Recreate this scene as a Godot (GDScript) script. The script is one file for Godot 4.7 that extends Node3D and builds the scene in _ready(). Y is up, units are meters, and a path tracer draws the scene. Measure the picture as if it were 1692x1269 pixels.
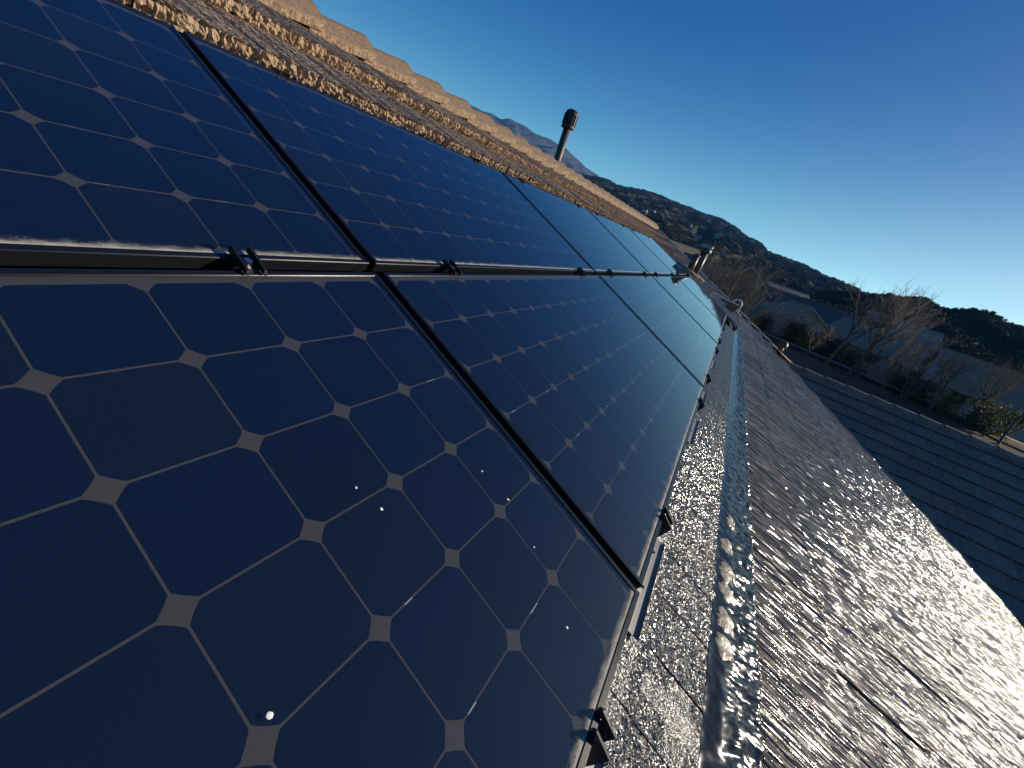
extends Node3D
# A rolled, wide-angle look along the slope of a tiled roof: ten framed solar panels in two rows.
# Roof axes: u runs level along the ridge (+X), v runs down the slope, h stands off the glass plane.

const PITCH := 23.5
const PW := 1.559            # panel length along the ridge
const PH := 0.798            # panel width down the slope
const GC := 0.019            # gap between columns
const GR := 0.026            # gap between rows
const CELL := 0.12683
const MARGIN := 0.0185
const TILE_W := 0.33
const COURSE := 0.35
const GROUND := -6.3

var rb: Basis                # columns: along the ridge, roof normal, down the slope
var taken := {}
var rng := RandomNumberGenerator.new()
var M := {}

# ------------------------------------------------------------------ helpers
func numbered(called: String) -> String:
	var n: int = taken.get(called, 0)
	taken[called] = n + 1
	return called if n == 0 else "%s_%03d" % [called, n]

func tag(o: Node3D, label: String, category: String, group := "") -> void:
	o.set_meta("label", label)
	o.set_meta("category", category)
	if group != "":
		o.set_meta("group", group)

func thing(called: String, label: String, category: String, xf: Transform3D, group := "") -> Node3D:
	var o := Node3D.new()
	o.name = numbered(called)
	add_child(o)
	o.transform = xf
	tag(o, label, category, group)
	return o

func part(parent: Node, called: String, mesh: Mesh, m: Material, xf := Transform3D.IDENTITY) -> MeshInstance3D:
	var o := MeshInstance3D.new()
	o.name = called
	o.mesh = mesh
	o.material_override = m
	o.transform = xf
	parent.add_child(o, true)
	return o

func structure(called: String, mesh: Mesh, m: Material, kind := "structure") -> MeshInstance3D:
	var o := part(self, called, mesh, m)
	o.set_meta("kind", kind)
	return o

func at(u: float, v: float, h: float) -> Vector3:
	return rb * Vector3(u, h, v)

func roof_xf(u: float, v: float, h: float) -> Transform3D:
	return Transform3D(rb, at(u, v, h))

func lin(r: float, g: float, b: float, a := 1.0) -> Color:
	var c := Color(r, g, b).linear_to_srgb()
	c.a = a
	return c

func mat(called: String, c: Color, rough: float, metal := 0.0, spec := 0.5) -> StandardMaterial3D:
	var m := StandardMaterial3D.new()
	m.resource_name = called
	m.albedo_color = c
	m.roughness = rough
	m.metallic = metal
	m.metallic_specular = spec
	M[called] = m
	return m

func start(smooth := false) -> SurfaceTool:
	var st := SurfaceTool.new()
	st.begin(Mesh.PRIMITIVE_TRIANGLES)
	st.set_smooth_group(0 if smooth else 0xFFFFFFFF)
	return st

func tri(st: SurfaceTool, a: Vector3, b: Vector3, c: Vector3) -> void:
	for p in [a, b, c]:
		st.set_uv(Vector2(p.x, p.z))
		st.add_vertex(p)

func quad(st: SurfaceTool, a: Vector3, b: Vector3, c: Vector3, d: Vector3) -> void:
	tri(st, a, b, c)
	tri(st, a, c, d)

func box(st: SurfaceTool, lo: Vector3, hi: Vector3) -> void:
	obox(st, Transform3D(Basis.IDENTITY, (lo + hi) * 0.5), (hi - lo) * 0.5)

# A box about the origin of xf with half sizes s, its corners slightly chamfered when asked.
func obox(st: SurfaceTool, xf: Transform3D, s: Vector3) -> void:
	var p := []
	for k in 8:
		p.append(xf * Vector3(s.x if k & 1 else -s.x, s.y if k & 2 else -s.y, s.z if k & 4 else -s.z))
	for f in [[0, 4, 6, 2], [1, 3, 7, 5], [0, 1, 5, 4], [2, 6, 7, 3], [0, 2, 3, 1], [4, 5, 7, 6]]:
		quad(st, p[f[0]], p[f[1]], p[f[2]], p[f[3]])

# A prism: a closed outline (x, y) extruded along z from z0 to z1.
func prism(st: SurfaceTool, outline: PackedVector2Array, z0: float, z1: float, xf := Transform3D.IDENTITY) -> void:
	var n := outline.size()
	for k in n:
		var a := outline[k]
		var b := outline[(k + 1) % n]
		quad(st, xf * Vector3(a.x, a.y, z0), xf * Vector3(b.x, b.y, z0), xf * Vector3(b.x, b.y, z1), xf * Vector3(a.x, a.y, z1))
	var idx := Geometry2D.triangulate_polygon(outline)
	for k in range(0, idx.size(), 3):
		var p := [outline[idx[k]], outline[idx[k + 1]], outline[idx[k + 2]]]
		tri(st, xf * Vector3(p[0].x, p[0].y, z0), xf * Vector3(p[2].x, p[2].y, z0), xf * Vector3(p[1].x, p[1].y, z0))
		tri(st, xf * Vector3(p[0].x, p[0].y, z1), xf * Vector3(p[1].x, p[1].y, z1), xf * Vector3(p[2].x, p[2].y, z1))

# A tube through points with radii.
func tube(st: SurfaceTool, pts: Array, radii: Array, sides := 8, capped := true) -> void:
	var rings := []
	for k in pts.size():
		var dir: Vector3 = (pts[mini(k + 1, pts.size() - 1)] - pts[maxi(k - 1, 0)]).normalized()
		var side := dir.cross(Vector3(0.13, 0.31, 0.94)).normalized()
		var up := side.cross(dir)
		var ring := []
		for s in sides:
			var a := TAU * s / sides
			ring.append(pts[k] + (side * cos(a) + up * sin(a)) * radii[k])
		rings.append(ring)
	for k in pts.size() - 1:
		for s in sides:
			var t := (s + 1) % sides
			quad(st, rings[k][s], rings[k + 1][s], rings[k + 1][t], rings[k][t])
	if capped:
		for e in [0, pts.size() - 1]:
			for s in range(1, sides - 1):
				if e == 0:
					tri(st, rings[e][0], rings[e][s], rings[e][s + 1])
				else:
					tri(st, rings[e][0], rings[e][s + 1], rings[e][s])

func done(st: SurfaceTool, tangents := false) -> ArrayMesh:
	st.generate_normals()
	if tangents:
		st.generate_tangents()
	return st.commit()

func noise(seed_: int, freq: float, kind := FastNoiseLite.TYPE_SIMPLEX_SMOOTH, oct := 3) -> FastNoiseLite:
	var n := FastNoiseLite.new()
	n.seed = seed_
	n.noise_type = kind
	n.frequency = freq
	n.fractal_octaves = oct
	return n

# Grains: cell-shaped patches of random value, and a normal map whose grains each tilt their own way.
func grain_value(px: int, per_cell: float, seed_: int) -> Image:
	var n := noise(seed_, 1.0 / per_cell, FastNoiseLite.TYPE_CELLULAR, 1)
	n.fractal_type = FastNoiseLite.FRACTAL_NONE
	n.cellular_return_type = FastNoiseLite.RETURN_CELL_VALUE
	n.cellular_jitter = 1.0
	return n.get_seamless_image(px, px, false, false, 0.1, false)

func image_of(values: Image, ramp: Array) -> ImageTexture:
	var d := values.get_data()
	var out := PackedByteArray()
	out.resize(d.size() * 3)
	var table := []
	for k in 256:
		var f := k / 255.0 * (ramp.size() - 1)
		var i := mini(int(f), ramp.size() - 2)
		var c: Color = ramp[i].lerp(ramp[i + 1], f - i)
		table.append(c)
	for k in d.size():
		var c: Color = table[d[k]]
		out[k * 3] = int(c.r * 255.0)
		out[k * 3 + 1] = int(c.g * 255.0)
		out[k * 3 + 2] = int(c.b * 255.0)
	var im := Image.create_from_data(values.get_width(), values.get_height(), false, Image.FORMAT_RGB8, out)
	im.generate_mipmaps()
	return ImageTexture.create_from_image(im)

func tilt_map(values: Image, most: float, down_share := 1.0) -> ImageTexture:
	var d := values.get_data()
	var out := PackedByteArray()
	out.resize(d.size() * 3)
	var table := []
	var r := RandomNumberGenerator.new()
	r.seed = 77
	for k in 256:
		var a := r.randf() * TAU
		var s := sqrt(r.randf()) * most
		table.append(Vector3(cos(a) * s, sin(a) * s * down_share, 1.0).normalized() * 0.5 + Vector3(0.5, 0.5, 0.5))
	for k in d.size():
		var c: Vector3 = table[d[k]]
		out[k * 3] = int(c.x * 255.0)
		out[k * 3 + 1] = int(c.y * 255.0)
		out[k * 3 + 2] = int(c.z * 255.0)
	var im := Image.create_from_data(values.get_width(), values.get_height(), false, Image.FORMAT_RGB8, out)
	return ImageTexture.create_from_image(im)

func noise_texture(seed_: int, px: int, freq: float, ramp: Array, oct := 4) -> ImageTexture:
	var n := noise(seed_, freq, FastNoiseLite.TYPE_SIMPLEX_SMOOTH, oct)
	return image_of(n.get_seamless_image(px, px, false, false, 0.1, true), ramp)

# ------------------------------------------------------------------ camera, sky, sun
func set_camera() -> void:
	var cam := Camera3D.new()
	cam.name = "camera"
	add_child(cam)
	var right := Vector3(0.47105162, 0.30452794, 0.82787264)
	var down := Vector3(-0.22210546, -0.86733517, 0.44541988)
	var fwd := Vector3(0.85368585, -0.39369079, -0.34092231)
	cam.transform = Transform3D(Basis(right, -down, -fwd).orthonormalized(), Vector3(-0.6564068, -0.1066774, 1.38359247))
	cam.fov = 86.0145
	cam.near = 0.02
	cam.far = 20000.0
	cam.current = true

func sun_from() -> Vector3:
	var az := deg_to_rad(51.0)
	var el := deg_to_rad(12.0)
	return Vector3(cos(el) * cos(az), sin(el), cos(el) * sin(az))

func set_light() -> void:
	var sun := DirectionalLight3D.new()
	sun.name = "sun"
	add_child(sun)
	sun.look_at_from_position(Vector3.ZERO, -sun_from(), Vector3.UP)
	sun.light_energy = 1.6
	sun.light_color = Color(1.0, 0.945, 0.865)
	sun.light_angular_distance = 0.5
	sun.shadow_enabled = true
	# Clear winter air: deep blue overhead, pale towards the horizon and round the sun.
	var w := 512
	var hgt := 256
	var im := Image.create(w, hgt, false, Image.FORMAT_RGBF)
	var s := sun_from()
	for y in hgt:
		var el := (0.5 - (y + 0.5) / hgt) * PI
		var e := maxf(0.0, rad_to_deg(el))
		var base := Vector3(0.001 + 0.38 * exp(-e / 5.2), 0.038 + 0.76 * exp(-e / 6.7), 0.180 + 0.52 * exp(-e / 9.5))
		for x in w:
			var a := ((x + 0.5) / w) * TAU
			# Godot's panorama: u = 0.5 looks down -Z, growing towards +X.
			var dir := Vector3(sin(a) * cos(el), sin(el), -cos(el) * cos(a))
			var ang := rad_to_deg(acos(clampf(dir.dot(s), -1.0, 1.0)))
			var g := 0.40 * exp(-ang / 16.0)
			var c := base + Vector3(0.45, 0.90, 1.05) * g + Vector3(1.0, 1.0, 0.9) * minf(g * 11.0 * exp(-e / 6.0), 1.8)
			im.set_pixel(x, y, Color(c.x, c.y, c.z))
	var pano := PanoramaSkyMaterial.new()
	pano.panorama = ImageTexture.create_from_image(im)
	var sky := Sky.new()
	sky.sky_material = pano
	var env := Environment.new()
	env.background_mode = Environment.BG_SKY
	env.sky = sky
	env.background_energy_multiplier = 1.0
	env.tonemap_mode = Environment.TONE_MAPPER_LINEAR
	env.tonemap_exposure = 1.48
	env.sdfgi_enabled = true
	env.ssao_enabled = true
	env.ssil_enabled = true
	env.fog_enabled = true
	env.fog_density = 0.00006
	env.fog_light_color = Color(0.42, 0.70, 1.0)
	var we := WorldEnvironment.new()
	we.name = "world_environment"
	we.environment = env
	add_child(we)

# ------------------------------------------------------------------ materials
func make_materials() -> void:
	# cells under the glass: a few tints of the same dark blue silicon
	var cells := []
	for k in 5:
		var t: Array = [[0.0013, 0.0052, 0.021], [0.0015, 0.0058, 0.023], [0.0012, 0.0048, 0.018], [0.0036, 0.0060, 0.020], [0.0042, 0.0066, 0.0175]][k]
		cells.append(mat("silicon_cell_%d" % k, lin(t[0] * 0.6, t[1] * 0.95, t[2] * 1.0), 0.7, 0.0, 0.1))
	M["cells"] = cells
	mat("backsheet", lin(0.050, 0.046, 0.043), 0.7, 0.0, 0.1)
	var g := mat("glass", Color(0.58, 0.70, 0.82, 0.011), 0.03, 0.0, 0.5)
	g.transparency = BaseMaterial3D.TRANSPARENCY_ALPHA
	mat("glint_white", lin(0.62, 0.61, 0.58), 0.45, 0.0)  # white that paints in the glints of cell edges
	mat("frame", lin(0.008, 0.009, 0.011), 0.24, 0.0, 0.38)
	mat("clamp", lin(0.02, 0.021, 0.024), 0.3, 0.5, 0.5)
	mat("bolt", lin(0.5, 0.5, 0.5), 0.3, 1.0)
	mat("rail", lin(0.45, 0.45, 0.44), 0.4, 1.0)
	mat("plate", lin(0.20, 0.195, 0.18), 0.5, 0.3)
	mat("droppings", lin(0.8, 0.79, 0.72), 0.8)
	# dust: opaque grains with clear glass between them
	var dn := noise(11, 0.45, FastNoiseLite.TYPE_SIMPLEX_SMOOTH, 3)
	var dm := noise(12, 0.02, FastNoiseLite.TYPE_SIMPLEX_SMOOTH, 3)
	var dw := 2048
	var dh := 64
	var dimg := Image.create(dw, dh, false, Image.FORMAT_RGBA8)
	for y in dh:
		for x in dw:
			var edge := float(y) / dh   # 1 at the lower frame
			var v := dn.get_noise_2d(x, y * 2.0) * 0.45 + dm.get_noise_2d(x, y * 2.0) * 0.22
			var keep := v + pow(edge, 2.6) * 1.25 - 0.42
			var a := clampf(keep * 0.95, 0.0, 0.75)
			dimg.set_pixel(x, y, Color(0.84, 0.81, 0.74, a))
	var dust := mat("dust", Color(1, 1, 1), 0.9, 0.0, 0.3)
	dust.albedo_texture = ImageTexture.create_from_image(dimg)
	dust.transparency = BaseMaterial3D.TRANSPARENCY_ALPHA
	# roofing
	var gv := grain_value(1024, 3.8, 5)
	var tilt := tilt_map(gv, 0.8)
	var sh := mat("shingle", Color(1, 1, 1), 0.19, 0.0, 0.6)
	sh.albedo_texture = image_of(gv, [lin(0.015, 0.014, 0.013), lin(0.03, 0.028, 0.026), lin(0.06, 0.055, 0.05), lin(0.20, 0.185, 0.165)])
	sh.normal_enabled = true
	sh.normal_texture = tilt
	sh.normal_scale = 1.0
	sh.uv1_scale = Vector3(1.45, 1.45, 1.0)
	M["edge_dark"] = mat("shingle_edge", lin(0.012, 0.012, 0.013), 0.8)
	var gv2 := grain_value(1024, 4.0, 9)
	var tilt2 := tilt_map(gv2, 0.9, 0.5)
	var tops := []
	for k in 4:
		var c: Array = [[0.135, 0.108, 0.082], [0.150, 0.120, 0.090], [0.120, 0.099, 0.077], [0.150, 0.115, 0.083]][k]
		var m := mat("tile_%d" % k, Color(1, 1, 1), 0.17, 0.0, 0.42)
		m.albedo_texture = image_of(gv2, [lin(c[0] * 0.35, c[1] * 0.35, c[2] * 0.36), lin(c[0], c[1], c[2]), lin(c[0] * 1.8, c[1] * 1.75, c[2] * 1.7)])
		m.normal_enabled = true
		m.normal_texture = tilt2
		m.normal_scale = 1.0
		m.uv1_scale = Vector3(2.3, 0.11, 1.0)
		tops.append(m)
	M["tops"] = tops
	# matte copy of same tiles; colour imitates light on upper rows and the wing
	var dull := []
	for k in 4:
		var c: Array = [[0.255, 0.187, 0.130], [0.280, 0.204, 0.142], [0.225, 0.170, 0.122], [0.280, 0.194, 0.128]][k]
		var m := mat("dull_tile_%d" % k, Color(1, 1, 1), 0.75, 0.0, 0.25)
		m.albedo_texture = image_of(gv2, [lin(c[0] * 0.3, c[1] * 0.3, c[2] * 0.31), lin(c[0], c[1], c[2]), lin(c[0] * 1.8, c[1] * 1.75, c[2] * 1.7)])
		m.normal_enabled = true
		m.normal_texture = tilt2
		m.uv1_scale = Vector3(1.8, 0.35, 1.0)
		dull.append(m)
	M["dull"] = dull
	var nose := mat("tile_nose", Color(1, 1, 1), 0.85, 0.0, 0.3)
	nose.albedo_texture = image_of(gv2, [lin(0.19, 0.122, 0.078), lin(0.34, 0.235, 0.152), lin(0.46, 0.345, 0.24)])
	nose.uv1_triplanar = true
	nose.uv1_scale = Vector3(2.0, 2.0, 2.0)
	var cap := mat("ridge_cap", Color(1, 1, 1), 0.75, 0.0, 0.35)
	cap.albedo_texture = image_of(gv2, [lin(0.12, 0.078, 0.046), lin(0.245, 0.165, 0.10), lin(0.34, 0.24, 0.155)])
	cap.uv1_scale = Vector3(0.5, 2.2, 1.0)
	mat("shaded_nose", lin(0.10, 0.08, 0.065), 0.8)  # darker nose for the wing tiles, shade put into the colour
	mat("deck", lin(0.03, 0.026, 0.023), 0.9)
	var fl := mat("flashing", Color(1, 1, 1), 0.14, 0.0, 0.36)
	fl.albedo_color = lin(0.016, 0.019, 0.024)
	mat("sealant", lin(0.21, 0.175, 0.12), 0.5)
	mat("dark_metal", lin(0.10, 0.11, 0.13), 0.3, 0.7)
	mat("pipe", lin(0.055, 0.045, 0.036), 0.5)
	mat("pipe_base", lin(0.34, 0.26, 0.18), 0.7)
	mat("rubber", lin(0.02, 0.018, 0.016), 0.6)

# ------------------------------------------------------------------ solar panels
func cell_mesh() -> ArrayMesh:
	var st := start()
	var s := CELL * 0.5 - 0.0016
	var c := 0.0142
	var o := PackedVector3Array()
	for q in 4:
		var a := q * PI * 0.5
		var r := Basis(Vector3.UP, a)
		# a corner with a faint outward arc
		o.append(r * Vector3(s, 0, -s + c))
		o.append(r * Vector3(s - c * 0.47, 0, -s + c * 0.47))
		o.append(r * Vector3(s - c, 0, -s))
	var n := o.size()
	for k in n:
		tri(st, Vector3.ZERO, o[k], o[(k + 1) % n])
	return done(st)

func frame_mesh() -> ArrayMesh:
	var st := start()
	var lip := 0.011
	var top := 0.0016
	var bot := -0.046
	var c := 0.0012
	# profile across one side, from the inner lip over the top and down the outside
	var prof := [Vector2(lip, -0.0005), Vector2(lip, top - c), Vector2(lip - c, top), Vector2(c, top), Vector2(0, top - c), Vector2(0, bot), Vector2(0.02, bot), Vector2(0.02, bot + 0.002), Vector2(0.002, bot + 0.002), Vector2(0.002, -0.006)]
	var corner := func(k: int, d: float, y: float) -> Vector3:
		return Vector3([d, PW - d, PW - d, d][k], y, [d, d, PH - d, PH - d][k])
	for k in 4:
		var l := (k + 1) % 4
		for i in prof.size() - 1:
			var a: Vector2 = prof[i]
			var b: Vector2 = prof[i + 1]
			quad(st, corner.call(k, a.x, a.y), corner.call(l, a.x, a.y), corner.call(l, b.x, b.y), corner.call(k, b.x, b.y))
	return done(st)

func build_panels() -> void:
	var cm := cell_mesh()
	var fm := frame_mesh()
	var st := start()
	box(st, Vector3(0.0025, -0.0085, 0.0025), Vector3(PW - 0.0025, -0.0046, PH - 0.0025))
	var bm := done(st)
	st = start()
	quad(st, Vector3(0.011, -0.0002, 0.011), Vector3(PW - 0.011, -0.0002, 0.011), Vector3(PW - 0.011, -0.0002, PH - 0.011), Vector3(0.011, -0.0002, PH - 0.011))
	var gm := done(st)
	# dust caught along the lower lip
	st = start()
	var dz0 := PH - 0.011 - 0.030
	var dz1 := PH - 0.0112
	for q in [[Vector3(0.012, 0.0002, dz0), Vector2(0, 0.03)], [Vector3(PW - 0.012, 0.0002, dz0), Vector2(1, 0.03)], [Vector3(PW - 0.012, 0.0002, dz1), Vector2(1, 0.97)], [Vector3(0.012, 0.0002, dz0), Vector2(0, 0.03)], [Vector3(PW - 0.012, 0.0002, dz1), Vector2(1, 0.97)], [Vector3(0.012, 0.0002, dz1), Vector2(0, 0.97)]]:
		st.set_uv(q[1])
		st.add_vertex(q[0])
	var dm := done(st)
	# short white strips imitating glints along the cell edges
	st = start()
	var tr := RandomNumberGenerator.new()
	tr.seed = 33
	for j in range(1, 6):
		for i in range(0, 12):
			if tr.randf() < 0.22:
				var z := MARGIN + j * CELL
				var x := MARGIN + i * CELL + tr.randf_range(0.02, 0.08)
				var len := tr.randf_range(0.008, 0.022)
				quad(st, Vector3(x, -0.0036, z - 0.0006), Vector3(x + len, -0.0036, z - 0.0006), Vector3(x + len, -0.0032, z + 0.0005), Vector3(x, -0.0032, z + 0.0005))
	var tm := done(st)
	var ordinal := ["fifth", "fourth", "third", "second", "first"]
	for row in 2:
		for col in 5:
			var u := col * (PW + GC) - PW - GC * 0.5
			var where: String = "row beside the ridge" if row == 0 else "row beside the wrinkled flashing"
			var p := thing("solar_panel", "blue solar panel, %s from the roof's rake edge in %s" % [ordinal[col], where], "solar panel", roof_xf(u + (0.002 if row == 0 else 0.0), row * (PH + GR), 0.0), "solar panels on the roof")
			part(p, "frame", fm, M.frame)
			var bs := part(p, "backsheet", bm, M.backsheet)
			var tb := part(bs, "painted_glints", tm, M.glint_white)
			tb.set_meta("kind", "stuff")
			for j in 6:
				for i in 12:
					var pick: int = rng.randi() % 12
					var k: int = [0, 0, 0, 0, 1, 1, 1, 2, 2, 3, 3, 4][pick]
					part(bs, "cell", cm, M.cells[k], Transform3D(Basis.IDENTITY, Vector3(MARGIN + (i + 0.5) * CELL, -0.004, MARGIN + (j + 0.5) * CELL)))
			part(p, "glass_pane", gm, M.glass)
			var d := part(p, "dust", dm, M.dust)
			d.set_meta("kind", "stuff")

func build_rails() -> void:
	var v_end := 2.0 * PH + GR
	# rail: a C channel running down the slope under both rows
	var st := start()
	box(st, Vector3(-0.02, -0.088, -0.02), Vector3(0.02, -0.084, v_end + 0.022))
	box(st, Vector3(-0.02, -0.084, -0.02), Vector3(-0.016, -0.05, v_end + 0.022))
	box(st, Vector3(0.016, -0.084, -0.02), Vector3(0.02, -0.05, v_end + 0.022))
	box(st, Vector3(-0.016, -0.0525, -0.02), Vector3(-0.006, -0.0502, v_end + 0.022))
	box(st, Vector3(0.006, -0.0525, -0.02), Vector3(0.016, -0.0502, v_end + 0.022))
	var rail := done(st)
	# mid clamp: two sloping fins on a thin saddle
	st = start()
	box(st, Vector3(-0.016, 0.0019, -0.016), Vector3(0.016, 0.0044, 0.016))
	for s in [-1.0, 1.0]:
		prism(st, PackedVector2Array([Vector2(-0.030, 0.0046), Vector2(-0.030, 0.014), Vector2(-0.026, 0.017), Vector2(0.020, 0.0125), Vector2(0.024, 0.0046)]), -0.0022, 0.0022, Transform3D(Basis(Vector3(0, 0, 1), Vector3(0, 1, 0), Vector3(-1, 0, 0)), Vector3(s * 0.0135, 0, 0.004)))
	var mid := done(st)
	st = start()
	tube(st, [Vector3(0, 0.0044, 0), Vector3(0, 0.0105, 0)], [0.0065, 0.0065], 6)
	tube(st, [Vector3(0, -0.06, 0), Vector3(0, 0.0019, 0)], [0.0035, 0.0035], 6)
	var bolt := done(st)
	# end clamp: a bent strap gripping the frame and standing on the rail
	st = start()
	for s in [-1.0, 1.0]:
		prism(st, PackedVector2Array([Vector2(-0.012, 0.0019), Vector2(-0.012, 0.011), Vector2(-0.008, 0.013), Vector2(0.028, 0.001), Vector2(0.028, -0.049), Vector2(0.004, -0.049), Vector2(0.004, 0.0019)]), -0.002, 0.002, Transform3D(Basis(Vector3(0, 0, 1), Vector3(0, 1, 0), Vector3(-1, 0, 0)), Vector3(s * 0.014, 0, 0)))
	box(st, Vector3(-0.012, -0.03, 0.0045), Vector3(0.012, -0.027, 0.027))
	var end := done(st)
	# foot plate slipped under the shingles
	st = start()
	for k in 7:
		var z := [-0.22, 0.060, 0.070, 0.076, 0.079, 0.080, 0.079]
		var y := [0.0, 0.0, 0.0008, 0.002, 0.004, 0.006, 0.008]
		if k < 6:
			quad(st, Vector3(-0.26, y[k], z[k]), Vector3(0.06, y[k], z[k]), Vector3(0.06, y[k + 1], z[k + 1]), Vector3(-0.26, y[k + 1], z[k + 1]))
			quad(st, Vector3(-0.26, y[k] - 0.0012, z[k]), Vector3(-0.26, y[k + 1] - 0.0012, z[k + 1]), Vector3(0.06, y[k + 1] - 0.0012, z[k + 1]), Vector3(0.06, y[k] - 0.0012, z[k]))
	for x in [-0.13, 0.0]:
		tube(st, [Vector3(x, 0.0005, -0.2), Vector3(x, 0.0005, 0.062)], [0.004, 0.004], 6)
	var plate := done(st)
	st = start()
	box(st, Vector3(-0.03, -0.094, -0.03), Vector3(0.03, -0.0885, 0.03))
	var foot := done(st)
	var ordinal := ["fourth", "third", "second", "first", ""]
	for col in 5:
		for s in [-1.0, 1.0]:
			var u: float = col * (PW + GC) + s * 0.265
			if u > 6.3:
				continue
			var which: String = "under the last panels before the rake edge" if col == 4 else "%s side of the %s panel joint from the rake edge" % ["rake" if s > 0.0 else "inner", ordinal[col]]
			var r := thing("mounting_rail", "aluminium rail with black clamps, " + which, "rail", roof_xf(u, 0.0, 0.0), "rails under the solar panels")
			part(r, "rail", rail, M.rail)
			var mc := part(r, "mid_clamp", mid, M.clamp, Transform3D(Basis.IDENTITY, Vector3(0, 0, PH + GR * 0.5)))
			part(mc, "bolt", bolt, M.bolt)
			var ec := part(r, "end_clamp", end, M.clamp, Transform3D(Basis.IDENTITY, Vector3(0, 0, v_end)))
			part(ec, "bolt", bolt, M.bolt, Transform3D(Basis.IDENTITY, Vector3(0, -0.032, 0.015)))
			var tc := part(r, "end_clamp", end, M.clamp, Transform3D(Basis(Vector3.UP, PI), Vector3(0, 0, 0)))
			part(tc, "bolt", bolt, M.bolt, Transform3D(Basis.IDENTITY, Vector3(0, -0.032, 0.015)))
			part(r, "foot_plate", plate, M.plate, Transform3D(Basis.IDENTITY, Vector3(0.0, -0.0845, v_end)))
			part(r, "foot", foot, M.plate, Transform3D(Basis.IDENTITY, Vector3(0, 0, v_end - 0.06)))
			part(r, "foot", foot, M.plate, Transform3D(Basis.IDENTITY, Vector3(0, 0, 0.4)))

# ------------------------------------------------------------------ roof tiles
# One concrete tile: combed top running down the slope, rough broken nose. Origin at its upper left corner, y from the glass plane.
func tile_mesh(seed_: int, nose_cols: int) -> Array:
	var r := RandomNumberGenerator.new()
	r.seed = seed_
	var cols := 60
	var hs := PackedFloat32Array()
	var xs := PackedFloat32Array()
	var big := noise(seed_ + 50, 9.0, FastNoiseLite.TYPE_SIMPLEX_SMOOTH, 2)
	for k in cols + 1:
		xs.append(clampf((k + r.randf_range(-0.38, 0.38)) / cols, 0.0, 1.0) * (TILE_W - 0.004))
		hs.append(r.randf_range(-0.0019, 0.0019) + big.get_noise_2d(k / float(cols) * 1.3, seed_) * 0.002)
	xs[0] = 0.0
	xs[cols] = TILE_W - 0.004
	var zs := [-0.05, 0.08, 0.2, 0.3, COURSE]
	var st := start()
	var off := Vector2(r.randf(), r.randf())
	var wave := noise(seed_ + 90, 3.0)
	var lipn := noise(seed_ + 130, 55.0, FastNoiseLite.TYPE_SIMPLEX_SMOOTH, 3)
	var top := func(k: int, i: int) -> Vector3:
		var z: float = zs[i]
		var x: float = xs[k]
		if k > 0 and k < cols:
			x += wave.get_noise_2d(xs[k], z * 2.0) * 0.0012
		var y := -0.072 + 0.05 * (z / COURSE) + hs[k] * (1.0 if i > 0 else 0.4)
		if i == zs.size() - 1:
			z += lipn.get_noise_2d(x, 1.7) * 0.014
			y += lipn.get_noise_2d(x, 7.1) * 0.004
		return Vector3(x, y, z)
	var put := func(p: Vector3) -> void:
		st.set_uv(Vector2(p.x, p.z) + off)
		st.add_vertex(p)
	for k in cols:
		for i in zs.size() - 1:
			var a: Vector3 = top.call(k, i)
			var b: Vector3 = top.call(k + 1, i)
			var c: Vector3 = top.call(k + 1, i + 1)
			var d: Vector3 = top.call(k, i + 1)
			for p in [a, b, c, a, c, d]:
				put.call(p)
	# sides
	for s in [0, cols]:
		for i in zs.size() - 1:
			var a: Vector3 = top.call(s, i)
			var b: Vector3 = top.call(s, i + 1)
			var low := Vector3(0, -0.03, 0)
			for p in ([a, b, b + low, a, b + low, a + low] if s > 0 else [a, b + low, b, a, a + low, b + low]):
				put.call(p)
	var body := done(st, true)
	st = start()
	var rough := noise(seed_ + 170, 38.0, FastNoiseLite.TYPE_SIMPLEX_SMOOTH, 4)
	var lumps := noise(seed_ + 210, 17.0, FastNoiseLite.TYPE_CELLULAR, 1)
	var rows := 6
	var pt := func(k: int, j: int) -> Vector3:
		var lip: Vector3 = top.call(k, zs.size() - 1)
		if j == 0:
			return lip
		var t := j / float(rows)
		var bulge := sin(t * PI) * 0.006 + rough.get_noise_2d(lip.x, t * 0.09) * 0.013 + lumps.get_noise_2d(lip.x, t * 0.05) * 0.007
		return Vector3(lip.x + rough.get_noise_2d(t * 0.09 + 3.0, lip.x) * 0.003, lip.y - t * 0.05, lip.z + bulge - 0.004)
	for k in cols:
		for j in rows:
			quad(st, pt.call(k, j), pt.call(k + 1, j), pt.call(k + 1, j + 1), pt.call(k, j + 1))
	var front := done(st)
	return [body, front]

# One mesh of both: surface 0 the combed top, surface 1 the broken nose.
func join_tile(two: Array) -> ArrayMesh:
	var am := ArrayMesh.new()
	for m in two:
		am.add_surface_from_arrays(Mesh.PRIMITIVE_TRIANGLES, (m as ArrayMesh).surface_get_arrays(0))
	return am

var tile_shapes := []

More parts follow.
